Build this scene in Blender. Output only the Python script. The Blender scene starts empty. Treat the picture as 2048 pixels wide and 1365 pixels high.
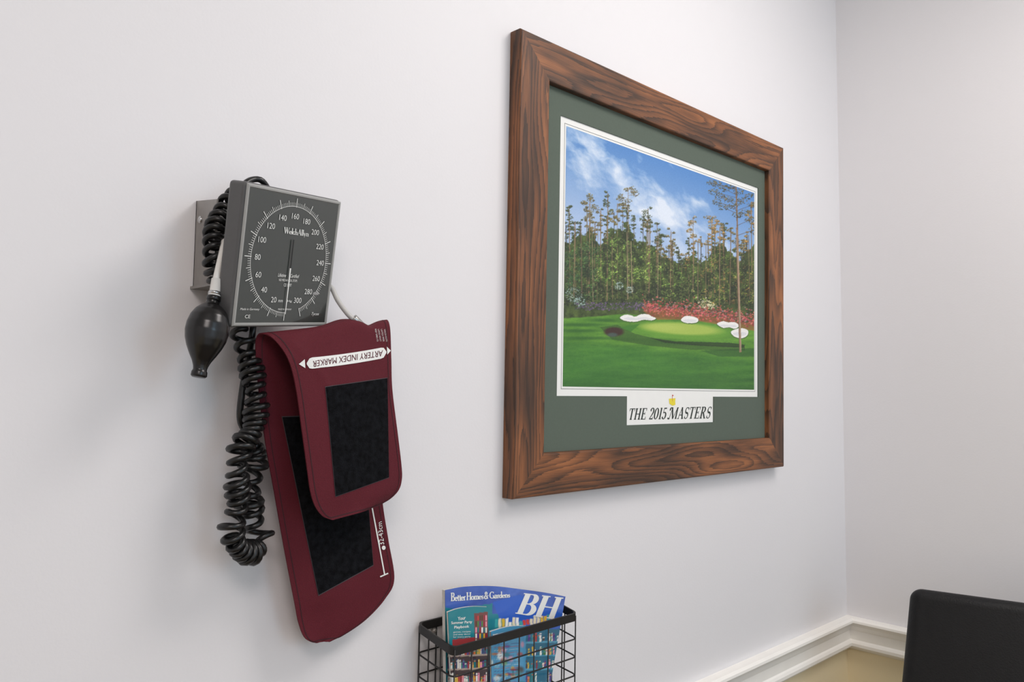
import bpy, bmesh, math, random
import numpy as np
from mathutils import Vector, Matrix
from mathutils.bvhtree import BVHTree
random.seed(7); np.random.seed(7)
sc=bpy.context.scene
sc.view_settings.view_transform='Standard'
sc.view_settings.look='None'
# ---------------- camera ----------------
F=1600.0; CX,CY=1024.0,682.5
C=Vector((0,-0.855,1.45))
TH=math.radians(45.76); PI_=math.radians(3.18); RO=math.radians(1.0)
fwd=Vector((math.cos(PI_)*math.cos(TH),math.cos(PI_)*math.sin(TH),math.sin(PI_)))
r0=Vector((math.sin(TH),-math.cos(TH),0)); u0=r0.cross(fwd)
rgt=r0*math.cos(RO)+u0*math.sin(RO); upv=rgt.cross(fwd)
cd=bpy.data.cameras.new('camera'); cam=bpy.data.objects.new('camera',cd)
cd.sensor_width=36; cd.lens=F/2048*36; cd.clip_start=0.01
M=Matrix((rgt,upv,-fwd)).transposed().to_4x4(); M.translation=C
cam.matrix_world=M; sc.collection.objects.link(cam); sc.camera=cam
def ray(px,py): return (fwd*F+rgt*(px-CX)+upv*(CY-py)).normalized()
def P(px,py,off=0.0):
    d=ray(px,py); t=(-off-C.y)/d.y; return C+d*t
def proj(p):
    v=Vector(p)-C; z=v.dot(fwd); return (CX+F*v.dot(rgt)/z, CY-F*v.dot(upv)/z)
# ---------------- materials ----------------
def s2l(c):
    return tuple(((x/255)/12.92 if x/255<=0.04045 else ((x/255+0.055)/1.055)**2.4) for x in c)
def mat(name,rgb,rough=0.6,metal=0,coat=0,noise=0,nscale=40,bump=0,bscale=200,spec=0.5):
    m=bpy.data.materials.new(name); m.use_nodes=True; nt=m.node_tree; b=nt.nodes['Principled BSDF']
    c=s2l(rgb); b.inputs['Base Color'].default_value=(*c,1); b.inputs['Roughness'].default_value=rough
    b.inputs['Metallic'].default_value=metal; b.inputs['Coat Weight'].default_value=coat
    b.inputs['Specular IOR Level'].default_value=spec; b.inputs['Coat Roughness'].default_value=0.05
    tc=nt.nodes.new('ShaderNodeTexCoord')
    if noise:
        n=nt.nodes.new('ShaderNodeTexNoise'); n.inputs['Scale'].default_value=nscale; n.inputs['Detail'].default_value=5
        r=nt.nodes.new('ShaderNodeValToRGB'); r.color_ramp.elements[0].position=.3; r.color_ramp.elements[1].position=.7
        r.color_ramp.elements[0].color=(*[x*(1-noise) for x in c],1); r.color_ramp.elements[1].color=(*[min(1,x*(1+noise)) for x in c],1)
        nt.links.new(tc.outputs['Object'],n.inputs['Vector']); nt.links.new(n.outputs['Fac'],r.inputs[0]); nt.links.new(r.outputs[0],b.inputs['Base Color'])
    if bump:
        n=nt.nodes.new('ShaderNodeTexNoise'); n.inputs['Scale'].default_value=bscale; n.inputs['Detail'].default_value=3
        bp=nt.nodes.new('ShaderNodeBump'); bp.inputs['Strength'].default_value=bump; bp.inputs['Distance'].default_value=.002
        nt.links.new(tc.outputs['Object'],n.inputs['Vector']); nt.links.new(n.outputs['Fac'],bp.inputs['Height']); nt.links.new(bp.outputs[0],b.inputs['Normal'])
    return m
def vcol_mat(name,rough=0.5,coat=0):
    m=bpy.data.materials.new(name); m.use_nodes=True; nt=m.node_tree; b=nt.nodes['Principled BSDF']
    a=nt.nodes.new('ShaderNodeAttribute'); a.attribute_name='Col'
    nt.links.new(a.outputs['Color'],b.inputs['Base Color']); b.inputs['Roughness'].default_value=rough; b.inputs['Coat Weight'].default_value=coat
    return m
# ---------------- object helpers ----------------
WL={}
def mk(name,verts,faces,material,parent=None,smooth=False,label=None,uvs=None):
    vs=[Vector(v) for v in verts]
    lo=Vector([min(v[i] for v in vs) for i in range(3)]); hi=Vector([max(v[i] for v in vs) for i in range(3)])
    c=(lo+hi)/2
    me=bpy.data.meshes.new(name); me.from_pydata([v-c for v in vs],[],faces); me.update()
    if uvs is not None:
        ul=me.uv_layers.new(name='UVMap')
        for l in me.loops: ul.data[l.index].uv=uvs[l.vertex_index]
    me.materials.append(material)
    if smooth:
        for p in me.polygons: p.use_smooth=True
    o=bpy.data.objects.new(name,me); sc.collection.objects.link(o)
    WL[o]=c
    if parent: o.parent=parent; o.location=c-WL[parent]
    else: o.location=c
    if label: o['label']=label
    return o
def empty(name,loc,label,cat):
    o=bpy.data.objects.new(name,None); o.empty_display_size=.03; o.location=loc; sc.collection.objects.link(o)
    WL[o]=Vector(loc); o['label']=label; o['category']=cat; return o
def bmobj(name,bm,mtx,material,parent=None,smooth=False,label=None):
    bm.transform(mtx); bmesh.ops.recalc_face_normals(bm,faces=bm.faces)
    vs=[v.co.copy() for v in bm.verts]; bm.verts.index_update(); fs=[[v.index for v in f.verts] for f in bm.faces]; bm.free()
    return mk(name,vs,fs,material,parent,smooth,label)
def boxbm(sx,sy,sz,bev=0,seg=3):
    bm=bmesh.new(); bmesh.ops.create_cube(bm,size=1); bmesh.ops.scale(bm,vec=(sx,sy,sz),verts=bm.verts)
    if bev: bmesh.ops.bevel(bm,geom=bm.edges[:],offset=bev,segments=seg,affect='EDGES',profile=.5)
    return bm
def tube(pts,r,n=8,closed=False,cap=True):
    pts=[Vector(p) for p in pts]; N=len(pts); vs=[];fs=[]
    t=[(pts[(i+1)%N if closed else min(i+1,N-1)]-pts[(i-1)%N if closed else max(i-1,0)]).normalized() for i in range(N)]
    a=t[0].orthogonal().normalized()
    for i in range(N):
        a=(a-t[i]*a.dot(t[i])).normalized(); b=t[i].cross(a)
        rr=r[i] if hasattr(r,'__len__') else r
        for k in range(n):
            q=2*math.pi*k/n; vs.append(pts[i]+(a*math.cos(q)+b*math.sin(q))*rr)
    for i in range(N if closed else N-1):
        j=(i+1)%N
        for k in range(n):
            k2=(k+1)%n; fs.append([i*n+k,i*n+k2,j*n+k2,j*n+k])
    if cap and not closed: fs.append(list(range(n))[::-1]); fs.append([(N-1)*n+k for k in range(n)])
    return vs,fs
def merge(parts):
    V=[];Fc=[]
    for v,f in parts:
        o=len(V); V+=list(v); Fc+=[[i+o for i in q] for q in f]
    return V,Fc
def crs(ps,n):
    ps=[Vector(p) for p in ps]; out=[]
    for i in range(len(ps)-1):
        p0=ps[i-1] if i>0 else ps[i]*2-ps[i+1]; p1=ps[i];p2=ps[i+1]; p3=ps[i+2] if i+2<len(ps) else ps[i+1]*2-ps[i]
        for k in range(n):
            t=k/n; out.append(.5*((2*p1)+(p2-p0)*t+(2*p0-5*p1+4*p2-p3)*t*t+(3*p1-p0-3*p2+p3)*t**3))
    out.append(ps[-1]); return out
def resample(pts,step):
    d=[0]
    for i in range(1,len(pts)): d.append(d[-1]+(pts[i]-pts[i-1]).length)
    n=max(2,int(d[-1]/step)); out=[];j=0
    for i in range(n+1):
        s=d[-1]*i/n
        while j<len(pts)-2 and d[j+1]<s: j+=1
        q=(s-d[j])/max(1e-9,d[j+1]-d[j]); out.append(pts[j].lerp(pts[j+1],q))
    return out,d[-1]
def text2d(body,bold=0,shear=0):
    cu=bpy.data.curves.new('t','FONT'); cu.body=body; cu.size=1; cu.offset=bold; cu.shear=shear; cu.resolution_u=3
    o=bpy.data.objects.new('t',cu); sc.collection.objects.link(o)
    dg=bpy.context.evaluated_depsgraph_get(); me=bpy.data.meshes.new_from_object(o.evaluated_get(dg))
    vs=np.array([v.co[:2] for v in me.vertices]); fs=[list(p.vertices) for p in me.polygons]
    bpy.data.objects.remove(o); bpy.data.curves.remove(cu); bpy.data.meshes.remove(me)
    return vs,fs
# ---- hand drawn serif letters: every glyph is a list of ribbons (points with widths)
def serif2d(body,TK=.15,TN=.045,shear=0,gap=.07,sp_=.24):
    def ln(a,b,w): return [(a[0],a[1],w),(b[0],b[1],w)]
    def arc(cx,cy,rx,ry,a0,a1,wf=None,n=18):
        out=[]
        for i in range(n+1):
            s=i/n; a=math.radians(a0+(a1-a0)*s)
            w=wf(s) if wf else TN+(TK-TN)*abs(math.cos(a))**1.3
            out.append((cx+rx*math.cos(a),cy+ry*math.sin(a),w))
        return out
    def stem(x,y0,y1,w=None,sb=1,stp=1):
        w=TK if w is None else w; o=[ln((x,y0),(x,y1),w)]; h=w/2+.065
        if sb: o.append(ln((x-h,y0+TN/2),(x+h,y0+TN/2),TN))
        if stp==1: o.append(ln((x-h,y1-TN/2),(x+h,y1-TN/2),TN))
        if stp==2: o.append(ln((x-h,y1-TN/2),(x,y1-TN/2),TN))
        return o
    def S(sx,sy,cx,h):
        q=h/4; k=TK*(.9 if h>.6 else .75)
        return [arc(cx,h-q-TN*.3,sx,q-TN*.2,25,270,lambda s:TN+(k-TN)*max(0,(s-.25)/.75)**1.0)+arc(cx,q+TN*.3,sx,q,90,-155,lambda s:TN+(k-TN)*max(0,1-s/.75))[1:],
                ln((cx+sx*.92,h-q*.95),(cx+sx*.92,h-.03),TN),ln((cx-sx*.92,q*.95),(cx-sx*.92,.03),TN)]
    X=.5;H=TN/2
    G={
    'T':(.72,stem(.36,0,1,stp=0)+[ln((.02,1-H),(.70,1-H),TN),ln((.03,1),(.03,.76),TN),ln((.69,1),(.69,.76),TN)]),
    'H':(.86,stem(.17,0,1)+stem(.69,0,1)+[ln((.17,.5),(.69,.5),TN)]),
    'E':(.70,stem(.17,0,1)+[ln((.17,1-H),(.62,1-H),TN),ln((.17,H),(.65,H),TN),ln((.17,.52),(.45,.52),TN),ln((.61,1),(.61,.77),TN),ln((.64,0),(.64,.25),TN),ln((.45,.63),(.45,.41),TN)]),
    'M':(1.02,stem(.14,0,1,TN)+stem(.86,0,1)+[ln((.12,1),(.47,0.02),TK),ln((.47,0.02),(.84,1),TN)]),
    'm_':(1.12,[arc(-.02,.12,.10,.11,180,330),ln((.07,.05),(.26,1),TN),stem(.96,0,1)[0],ln((.86,H),(1.08,H),TN),ln((.22,1),(.56,0.02),TK),ln((.56,0.02),(.96,1),TN),arc(.12,.84,.14,.15,40,220),ln((.90,1-H),(1.10,1-H),TN)]),
    'A':(.80,[ln((.10,0),(.41,1),TN),ln((.40,1),(.68,0),TK),ln((.18,.33),(.58,.33),TN),ln((0,H),(.22,H),TN),ln((.54,H),(.82,H),TN)]),
    'S':(.58,S(.21,.24,.29,1)),
    'R':(.80,stem(.17,0,1)+[ln((.17,1-H),(.38,1-H),TN),arc(.36,.75,.2,.25-H,90,-90),ln((.17,.5),(.38,.5),TN),ln((.38,.5),(.68,0),TK*.9),ln((.62,H),(.80,H),TN)]),
    'B':(.74,stem(.17,0,1)+[ln((.17,1-H),(.38,1-H),TN),arc(.37,.76,.19,.24-H,90,-90),ln((.17,.52),(.38,.52),TN),arc(.39,.27,.24,.27-H,90,-90),ln((.17,H),(.40,H),TN)]),
    'G':(.86,[arc(.43,.5,.36,.5-H,48,315),ln((.71,.02),(.71,.40),TK*.9),ln((.55,.41),(.83,.41),TN),ln((.69,.97),(.69,.72),TN)]),
    'W':(1.12,[ln((.12,1),(.36,0),TK),ln((.36,0),(.56,.95),TN),ln((.52,1),(.78,0),TK),ln((.78,0),(1.02,1),TN),ln((0,1-H),(.26,1-H),TN),ln((.42,1-H),(.66,1-H),TN),ln((.92,1-H),(1.12,1-H),TN)]),
    '2':(.56,[arc(.27,.72,.21,.27,165,-20)+[(.34,.42,TK*.7),(.07,.05,TN)],ln((.05,.05),(.50,.05),.10),ln((.49,.0),(.51,.22),TN),arc(.11,.76,.03,.03,0,360,lambda s:.06)]),
    '0':(.60,[arc(.29,.5,.23,.5-H,0,360,n=30)]),
    '1':(.40,stem(.2,0,1,stp=2)),
    '5':(.54,[ln((.12,.94),(.46,.95),.10),ln((.12,.98),(.10,.54),TN),arc(.25,.31,.22,.29,130,-160)]),
    'e':(.46,[arc(.23,.24,.19,.25-H,0,318),ln((.05,.27),(.42,.27),TN)]),
    't':(.33,[ln((.15,.06),(.15,.68),TK*.85),ln((.01,X-H),(.30,X-H),TN),arc(.24,.10,.09,.09,180,330,lambda s:TN*1.2)]),
    'r':(.38,stem(.14,0,X,TK*.85,stp=2)+[arc(.27,.34,.11,.13,170,50,lambda s:TN+TK*.4*s)]),
    'o':(.50,[arc(.24,.25,.19,.25-H,0,360,n=26)]),
    'm':(.86,stem(.13,0,X,TK*.85,stp=2)+stem(.43,0,.33,TK*.85,stp=0)+stem(.73,0,.33,TK*.85,stp=0)+[arc(.28,.33,.15,.15,180,0),arc(.58,.33,.15,.15,180,0)]),
    'n':(.58,stem(.13,0,X,TK*.85,stp=2)+stem(.45,0,.33,TK*.85,stp=0)+[arc(.29,.33,.16,.15,180,0)]),
    'h':(.58,stem(.13,0,1,TK*.85,stp=2)+stem(.45,0,.33,TK*.85,stp=0)+[arc(.29,.33,.16,.15,180,0)]),
    's':(.38,S(.14,.12,.19,X)),
    'a':(.48,[arc(.21,.36,.14,.13,160,0),ln((.35,.36),(.35,.03),TK*.85),arc(.20,.14,.14,.13,80,360),ln((.35,H),(.46,H),TN)]),
    'd':(.56,[arc(.23,.25,.18,.25-H,20,340),ln((.42,0),(.42,1),TK*.85),ln((.32,1-H),(.42,1-H),TN),ln((.42,H),(.53,H),TN)]),
    'l':(.28,stem(.13,0,1,TK*.85,stp=2)),
    'c':(.42,[arc(.22,.25,.18,.25-H,45,320)]),
    'y':(.50,[ln((.08,X),(.25,.02),TK*.85),ln((.42,X),(.16,-.24),TN),ln((.0,X-H),(.18,X-H),TN),ln((.34,X-H),(.48,X-H),TN)]),
    '&':(.80,[arc(.32,.78,.14,.19,-60,230),[(.23,.64,TN),(.34,.42,TK*.8),(.64,.03,TK*.7)],arc(.27,.25,.20,.24,110,330),[(.46,.12,TN),(.60,.35,TN),(.64,.48,TN)],ln((.52,.48),(.74,.48),TN)]),
    ' ':(sp_,[])}
    V=[];Fc=[];x=0
    for ch in body:
        adv,st_=G['m_' if ch=='~' else ch]
        for rb in st_:
            o=len(V);n=len(rb)
            for i,(a,b,w) in enumerate(rb):
                p=rb[max(0,i-1)];q=rb[min(n-1,i+1)];dx,dy=q[0]-p[0],q[1]-p[1];L=math.hypot(dx,dy)+1e-9;nx,ny=-dy/L*w/2,dx/L*w/2
                for s_ in (1,-1):
                    yy=b+ny*s_; V.append((x+a+nx*s_+shear*yy,yy))
                if i: Fc.append([o+2*i-2,o+2*i-1,o+2*i+1,o+2*i])
        x+=adv+gap
    return np.array(V),Fc
def textq(name,body,quad,placer,material,parent,bold=0,shear=0,serif=None):
    vs,fs=serif2d(body,shear=shear,**serif) if serif is not None else text2d(body,bold,shear)
    lo=vs.min(0);hi=vs.max(0); n=(vs-lo)/(hi-lo)
    TL,TR,BR,BL=[np.array(q,float) for q in quad]
    out=[]
    for a,b in n:
        p=(BL*(1-a)+BR*a)*(1-b)+(TL*(1-a)+TR*a)*b; out.append(placer(*p))
    return mk(name,out,fs,material,parent)
# ---------------- painting canvas (numeric pattern -> colour attribute) ----------------
class Canvas:
    def __init__(s,x0,y0,x1,y1,sc_,base):
        s.x0,s.y0,s.k=x0,y0,sc_; s.w=int((x1-x0)*sc_); s.h=int((y1-y0)*sc_)
        s.a=np.zeros((s.h,s.w,3)); s.a[:]=base
        s.Y,s.X=np.mgrid[0:s.h,0:s.w]; s.X=s.X/sc_+x0; s.Y=s.Y/sc_+y0
    def ell(s,cx,cy,rx,ry,col,al=1,soft=.15,ang=0):
        R=max(rx,ry)*(1+soft)+1
        i0=max(0,int((cx-R-s.x0)*s.k));i1=min(s.w,int((cx+R-s.x0)*s.k)+1);j0=max(0,int((cy-R-s.y0)*s.k));j1=min(s.h,int((cy+R-s.y0)*s.k)+1)
        if i0>=i1 or j0>=j1:return
        x=s.X[j0:j1,i0:i1]-cx;y=s.Y[j0:j1,i0:i1]-cy;c,n=math.cos(ang),math.sin(ang)
        d=np.sqrt(((x*c+y*n)/rx)**2+((-x*n+y*c)/ry)**2)
        m=np.clip((1+soft-d)/(2*soft+1e-6),0,1)[...,None]*al
        s.a[j0:j1,i0:i1]=s.a[j0:j1,i0:i1]*(1-m)+np.array(col)*m
    def mask(s,m,col,al=1):
        m=(m*al)[...,None]; s.a=s.a*(1-m)+np.array(col)*m
    def poly(s,pts,col,al=1):
        xs=[p[0] for p in pts];ys=[p[1] for p in pts]
        i0=max(0,int((min(xs)-s.x0)*s.k));i1=min(s.w,int((max(xs)-s.x0)*s.k)+2);j0=max(0,int((min(ys)-s.y0)*s.k));j1=min(s.h,int((max(ys)-s.y0)*s.k)+2)
        if i0>=i1 or j0>=j1:return
        x=s.X[j0:j1,i0:i1];y=s.Y[j0:j1,i0:i1];ins=np.zeros(x.shape,bool);n=len(pts)
        for i in range(n):
            xa,ya=pts[i];xb,yb=pts[(i+1)%n]
            if ya==yb: continue
            ins^=((ya>y)!=(yb>y))&(x<(xb-xa)*(y-ya)/(yb-ya)+xa)
        m=ins[...,None]*al; s.a[j0:j1,i0:i1]=s.a[j0:j1,i0:i1]*(1-m)+np.array(col)*m
    def line(s,xa,ya,xb,yb,w,col,al=1):
        dx,dy=xb-xa,yb-ya;L=math.hypot(dx,dy)+1e-6;nx,ny=-dy/L*w/2,dx/L*w/2
        s.poly([(xa+nx,ya+ny),(xb+nx,yb+ny),(xb-nx,yb-ny),(xa-nx,ya-ny)],col,al)
    def sample(s,px,py):
        x=np.clip((px-s.x0)*s.k,0,s.w-1.001);y=np.clip((py-s.y0)*s.k,0,s.h-1.001)
        i=x.astype(int);j=y.astype(int);fx=(x-i)[:,None];fy=(y-j)[:,None]
        return (s.a[j,i]*(1-fx)+s.a[j,i+1]*fx)*(1-fy)+(s.a[j+1,i]*(1-fx)+s.a[j+1,i+1]*fx)*fy
def vnoise(X,Y,sx,sy,seed,octv=4):
    rng=np.random.RandomState(seed); out=np.zeros(X.shape);amp=1;tot=0
    for o in range(octv):
        T=rng.rand(128,128); x=X/sx*2**o; y=Y/sy*2**o; i=np.floor(x).astype(int);j=np.floor(y).astype(int);fx=x-i;fy=y-j
        fx=fx*fx*(3-2*fx);fy=fy*fy*(3-2*fy)
        g=lambda a,b:T[b%128,a%128]
        out+=amp*((g(i,j)*(1-fx)+g(i+1,j)*fx)*(1-fy)+(g(i,j+1)*(1-fx)+g(i+1,j+1)*fx)*fy);tot+=amp;amp*=.55
    return out/tot
def setcols(o,cols):
    cols=np.clip(cols,0,255)
    lin=np.where(cols/255<=.04045,cols/255/12.92,((cols/255+.055)/1.055)**2.4)
    at=o.data.color_attributes.new(name='Col',type='FLOAT_COLOR',domain='POINT')
    buf=np.ones((len(lin),4),dtype=np.float32); buf[:,:3]=lin; at.data.foreach_set('color',buf.ravel())
# ================= ROOM =================
def struct(o): o['kind']='structure'; return o
railtop=P(1697,1240,.02).z
cornT=P(1671,0,0); cornB=P(1694,1240,0)
kx=(cornT.x-cornB.x)/(cornT.z-cornB.z)
def cornx(z): return cornB.x+kx*(z-cornB.z)
H=2.6
wm=bpy.data.materials.new('painted_wall'); wm.use_nodes=True; nt=wm.node_tree; b=nt.nodes['Principled BSDF']
b.inputs['Roughness'].default_value=.55
g=nt.nodes.new('ShaderNodeNewGeometry'); sp=nt.nodes.new('ShaderNodeSeparateXYZ'); mt=nt.nodes.new('ShaderNodeMath'); mt.operation='GREATER_THAN'; mt.inputs[1].default_value=railtop-.05
mx=nt.nodes.new('ShaderNodeMix'); mx.data_type='RGBA'; mx.inputs[6].default_value=(*s2l((244,230,194)),1); mx.inputs[7].default_value=(*s2l((231,229,230)),1)
nt.links.new(g.outputs['Position'],sp.inputs[0]); nt.links.new(sp.outputs['Z'],mt.inputs[0]); nt.links.new(mt.outputs[0],mx.inputs[0]); nt.links.new(mx.outputs[2],b.inputs['Base Color'])
n=nt.nodes.new('ShaderNodeTexNoise'); n.inputs['Scale'].default_value=260; bp=nt.nodes.new('ShaderNodeBump'); bp.inputs['Strength'].default_value=.12; bp.inputs['Distance'].default_value=.001
nt.links.new(g.outputs['Position'],n.inputs['Vector']); nt.links.new(n.outputs['Fac'],bp.inputs['Height']); nt.links.new(bp.outputs[0],b.inputs['Normal'])
XL=-1.6; YF=-3.2
struct(mk('wall_back',[(XL,0,0),(cornx(0),0,0),(cornx(H),0,H),(XL,0,H),(XL,.1,0),(cornx(0)+.1,.1,0),(cornx(H)+.1,.1,H),(XL,.1,H)],[[0,1,2,3],[5,4,7,6],[0,4,5,1],[3,2,6,7],[0,3,7,4],[1,5,6,2]],wm))
xb,xt=cornx(0),cornx(H)
struct(mk('wall_right',[(xb,0,0),(xb,YF,0),(xt,YF,H),(xt,0,H),(xb+.1,0,0),(xb+.1,YF,0),(xt+.1,YF,H),(xt+.1,0,H)],[[0,1,2,3],[4,7,6,5],[0,4,5,1],[3,2,6,7],[0,3,7,4],[1,5,6,2]],wm))
struct(bmobj('wall_left_light_block',boxbm(.1,-YF,H),Matrix.Translation((XL-.05,YF/2,H/2)),wm))  # unseen wall added to keep side ambient light off the right wall
fl=mat('carpet_floor',(120,105,88),.9,noise=.25,nscale=90,bump=.4)
ce=mat('ceiling_paint',(235,233,230),.8,noise=.02,nscale=30)
o=struct(bmobj('floor',boxbm(xb-XL+.2,-YF,.1),Matrix.Translation(((xb+XL)/2,YF/2,-.05)),fl))
o=struct(bmobj('ceiling',boxbm(xb-XL+.2,-YF,.1),Matrix.Translation(((xb+XL)/2,YF/2,H+.05)),ce))
trimm=mat('trim_paint',(250,247,240),.35,noise=.02,nscale=20)
prof=[(0,0),(.020,0),(.025,-.004),(.026,-.009),(.021,-.014),(.017,-.019),(.015,-.027),(.013,-.031),(.013,-.052),(.016,-.055),(.019,-.060),(.019,-.067),(.014,-.073),(.006,-.076),(0,-.080)]
def sweep_trim(name,kind,prof,zt):
    vs=[];np_=len(prof)
    for e in (0,1):
        for (d,z) in prof:
            Z=zt+z; cxx=cornx(Z)
            if kind=='back': vs.append((XL if e==0 else cxx-d,-d,Z))
            else: vs.append((cxx-d,-d if e==0 else YF,Z))
    fs=[[i,i+1,np_+i+1,np_+i] for i in range(np_-1)]+[list(range(np_)),list(range(np_,2*np_))[::-1]]
    return struct(mk(name,vs,fs,trimm))
sweep_trim('trim_1','back',prof,railtop); sweep_trim('trim_2','right',prof,railtop)
bprof=[(0,.12),(.008,.12),(.014,.108),(.014,0),(0,0)]
sweep_trim('baseboard_back','back',bprof,0); sweep_trim('baseboard_right','right',bprof,0)
# ================= FRAMED PICTURE =================
off=.024
oc=[P(1041,54,off),P(1568,296,off),P(1568,934,off),P(1029,1000,off)]
x0=(oc[0].x+oc[3].x)/2;x1=(oc[1].x+oc[2].x)/2;zt=(oc[0].z+oc[1].z)/2;zb=(oc[2].z+oc[3].z)/2
ic=[P(1095,158,off),P(1537,340,off),P(1537,877,off),P(1088,908,off)]
ix0=(ic[0].x+ic[3].x)/2;ix1=(ic[1].x+ic[2].x)/2;izt=(ic[0].z+ic[1].z)/2;izb=(ic[2].z+ic[3].z)/2
mw=(ix0-x0+x1-ix1+zt-izt+izb-zb)/4
pic=empty('framed_picture',((x0+x1)/2,0,zb),'stained wood framed golf course print with green mat','picture')
wood=bpy.data.materials.new('stained_pine'); wood.use_nodes=True; nt=wood.node_tree; b=nt.nodes['Principled BSDF']
N=nt.nodes.new; Lk=nt.links.new
def math_(op,a,b_=None,c_=None):
    m=N('ShaderNodeMath'); m.operation=op
    for i,v in enumerate((a,b_,c_)):
        if v is None: continue
        if isinstance(v,(int,float)): m.inputs[i].default_value=v
        else: Lk(v,m.inputs[i])
    return m.outputs[0]
uv=N('ShaderNodeUVMap'); uv.uv_map='UVMap'
def nz_(scale,locn,det,ro=.5):
    mp=N('ShaderNodeMapping'); mp.inputs['Scale'].default_value=scale; mp.inputs['Location'].default_value=locn
    n_=N('ShaderNodeTexNoise'); n_.inputs['Scale'].default_value=1; n_.inputs['Detail'].default_value=det; n_.inputs['Roughness'].default_value=ro
    Lk(uv.outputs[0],mp.inputs[0]); Lk(mp.outputs[0],n_.inputs['Vector']); return n_.outputs['Fac']
f1=nz_((2.4,18,1),(0,0,0),1.0,.3); fib=nz_((12,1300,1),(0,0,0),4,.7); patchy=nz_((3.5,24,1),(7,3,0),3,.55); fine=nz_((26,520,1),(2,1,0),3)
ring=math_('FRACT',math_('MULTIPLY_ADD',f1,15.0,math_('MULTIPLY',fine,.6)))
ringp=math_('POWER',ring,2.4)
tone=math_('SUBTRACT',math_('MULTIPLY_ADD',fib,.95,math_('MULTIPLY',patchy,1.65)),.86)
tone2=math_('SUBTRACT',tone,math_('MULTIPLY',ringp,.42))
cr=N('ShaderNodeValToRGB'); els=cr.color_ramp.elements
els[0].position=.0; els[0].color=(*s2l((60,40,27)),1); els[1].position=.75; els[1].color=(*s2l((162,102,60)),1)
e=els.new(.22); e.color=(*s2l((86,56,36)),1); e=els.new(.46); e.color=(*s2l((122,76,45)),1)
Lk(tone2,cr.inputs[0]); Lk(cr.outputs[0],b.inputs['Base Color']); b.inputs['Roughness'].default_value=.55
bp=N('ShaderNodeBump'); bp.inputs['Strength'].default_value=.3; bp.inputs['Distance'].default_value=.001
Lk(fib,bp.inputs['Height']); Lk(bp.outputs[0],b.inputs['Normal'])
fp=[(0,0.001),(0,.021),(.0015,.0235),(.003,.024),(mw-.003,.024),(mw-.001,.0235),(mw,.022),(mw,.009)]
cs=[(x0,zt,1,-1),(x1,zt,-1,-1),(x1,zb,-1,1),(x0,zb,1,1)]
for i in range(4):
    A=cs[i];B=cs[(i+1)%4]; vs=[];uvs=[];L=math.hypot(B[0]-A[0],B[1]-A[1])
    for e,Q in ((0,A),(1,B)):
        acc=0;prev=None
        for (a,d) in fp:
            if prev: acc+=math.hypot(a-prev[0],d-prev[1])
            prev=(a,d)
            vs.append((Q[0]+Q[2]*a,-d,Q[1]+Q[3]*a)); uvs.append(((a if e==0 else L-a)+i*3.3,acc+i*1.7))
    k=len(fp); fs=[[j,j+1,k+j+1,k+j] for j in range(k-1)]+[[k-1,0,k,2*k-1]]
    mk('frame_side',vs,fs,wood,pic,uvs=uvs)
matg=mat('green_mat_board',(88,99,88),.85,noise=.03,nscale=300); whitem=mat('white_mat_board',(238,238,234),.8,noise=.01)
mo=.013
wq=[P(1122,230,mo),P(1517,376,mo),P(1517,794,mo),P(1114,793,mo)]
wx0=(wq[0].x+wq[3].x)/2;wx1=(wq[1].x+wq[2].x)/2;wzt=(wq[0].z+wq[1].z)/2;wzb=(wq[2].z+wq[3].z)/2
pq=[P(1254,850,mo),P(1428,846,mo)]
px0,px1,pzb=pq[0].x,pq[1].x,(pq[0].z+pq[1].z)/2
i0=x0+mw-.004;i1=x1-mw+.004;j1=zt-mw+.004;j0=zb+mw-.004
bk=mk('backing_board',[(i0,-.004,j0),(i1,-.004,j0),(i1,-.004,j1),(i0,-.004,j1),(i0,-.0105,j0),(i1,-.0105,j0),(i1,-.0105,j1),(i0,-.0105,j1)],[[4,5,6,7],[3,2,1,0],[0,1,5,4],[1,2,6,5],[2,3,7,6],[3,0,4,7]],whitem,pic,label='white inner mat board around the print')
xs=[i0,wx0,px0,px1,wx1,i1]; zs=[j0,pzb,wzb,wzt,j1]
bm=bmesh.new(); vv={}
def gv(i,j):
    if (i,j) not in vv: vv[i,j]=bm.verts.new((xs[i],-.0125,zs[j]))
    return vv[i,j]
for i in range(5):
    for j in range(4):
        if j==2 and 1<=i<=3: continue
        if j==1 and i==2: continue
        bm.faces.new([gv(i,j),gv(i+1,j),gv(i+1,j+1),gv(i,j+1)])
r=bmesh.ops.extrude_face_region(bm,geom=bm.faces[:]); 
for v in r['geom']:
    if isinstance(v,bmesh.types.BMVert): v.co.y=-.0106
bmobj('mat_board',bm,Matrix(),matg,pic,label='dark green mat board with cut opening')
po=.0107
iq=[P(1131,256,po),P(1509,383,po),P(1508,779,po),P(1127,775,po)]
ax0=(iq[0].x+iq[3].x)/2;ax1=(iq[1].x+iq[2].x)/2;azt=(iq[0].z+iq[1].z)/2;azb=(iq[2].z+iq[3].z)/2
cv=Canvas(1115,240,1522,795,2.0,(110,160,215))
X,Y=cv.X,cv.Y
topl=256+(X-1131)*.336
tt=np.clip((Y-topl)/170,0,1)
cv.a=np.stack([82+tt*84,134+tt*56,196+tt*28],-1)
u=(X-1130)*.75+(Y-260)*.66; v=-(X-1130)*.66+(Y-260)*.75
wa=vnoise(X,Y,40,40,8,4)*34
cn=vnoise(u+wa,v+wa,60,19,3,6); cn2=vnoise(u+wa*.5,v-wa*.3,26,14,5,5)
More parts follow.
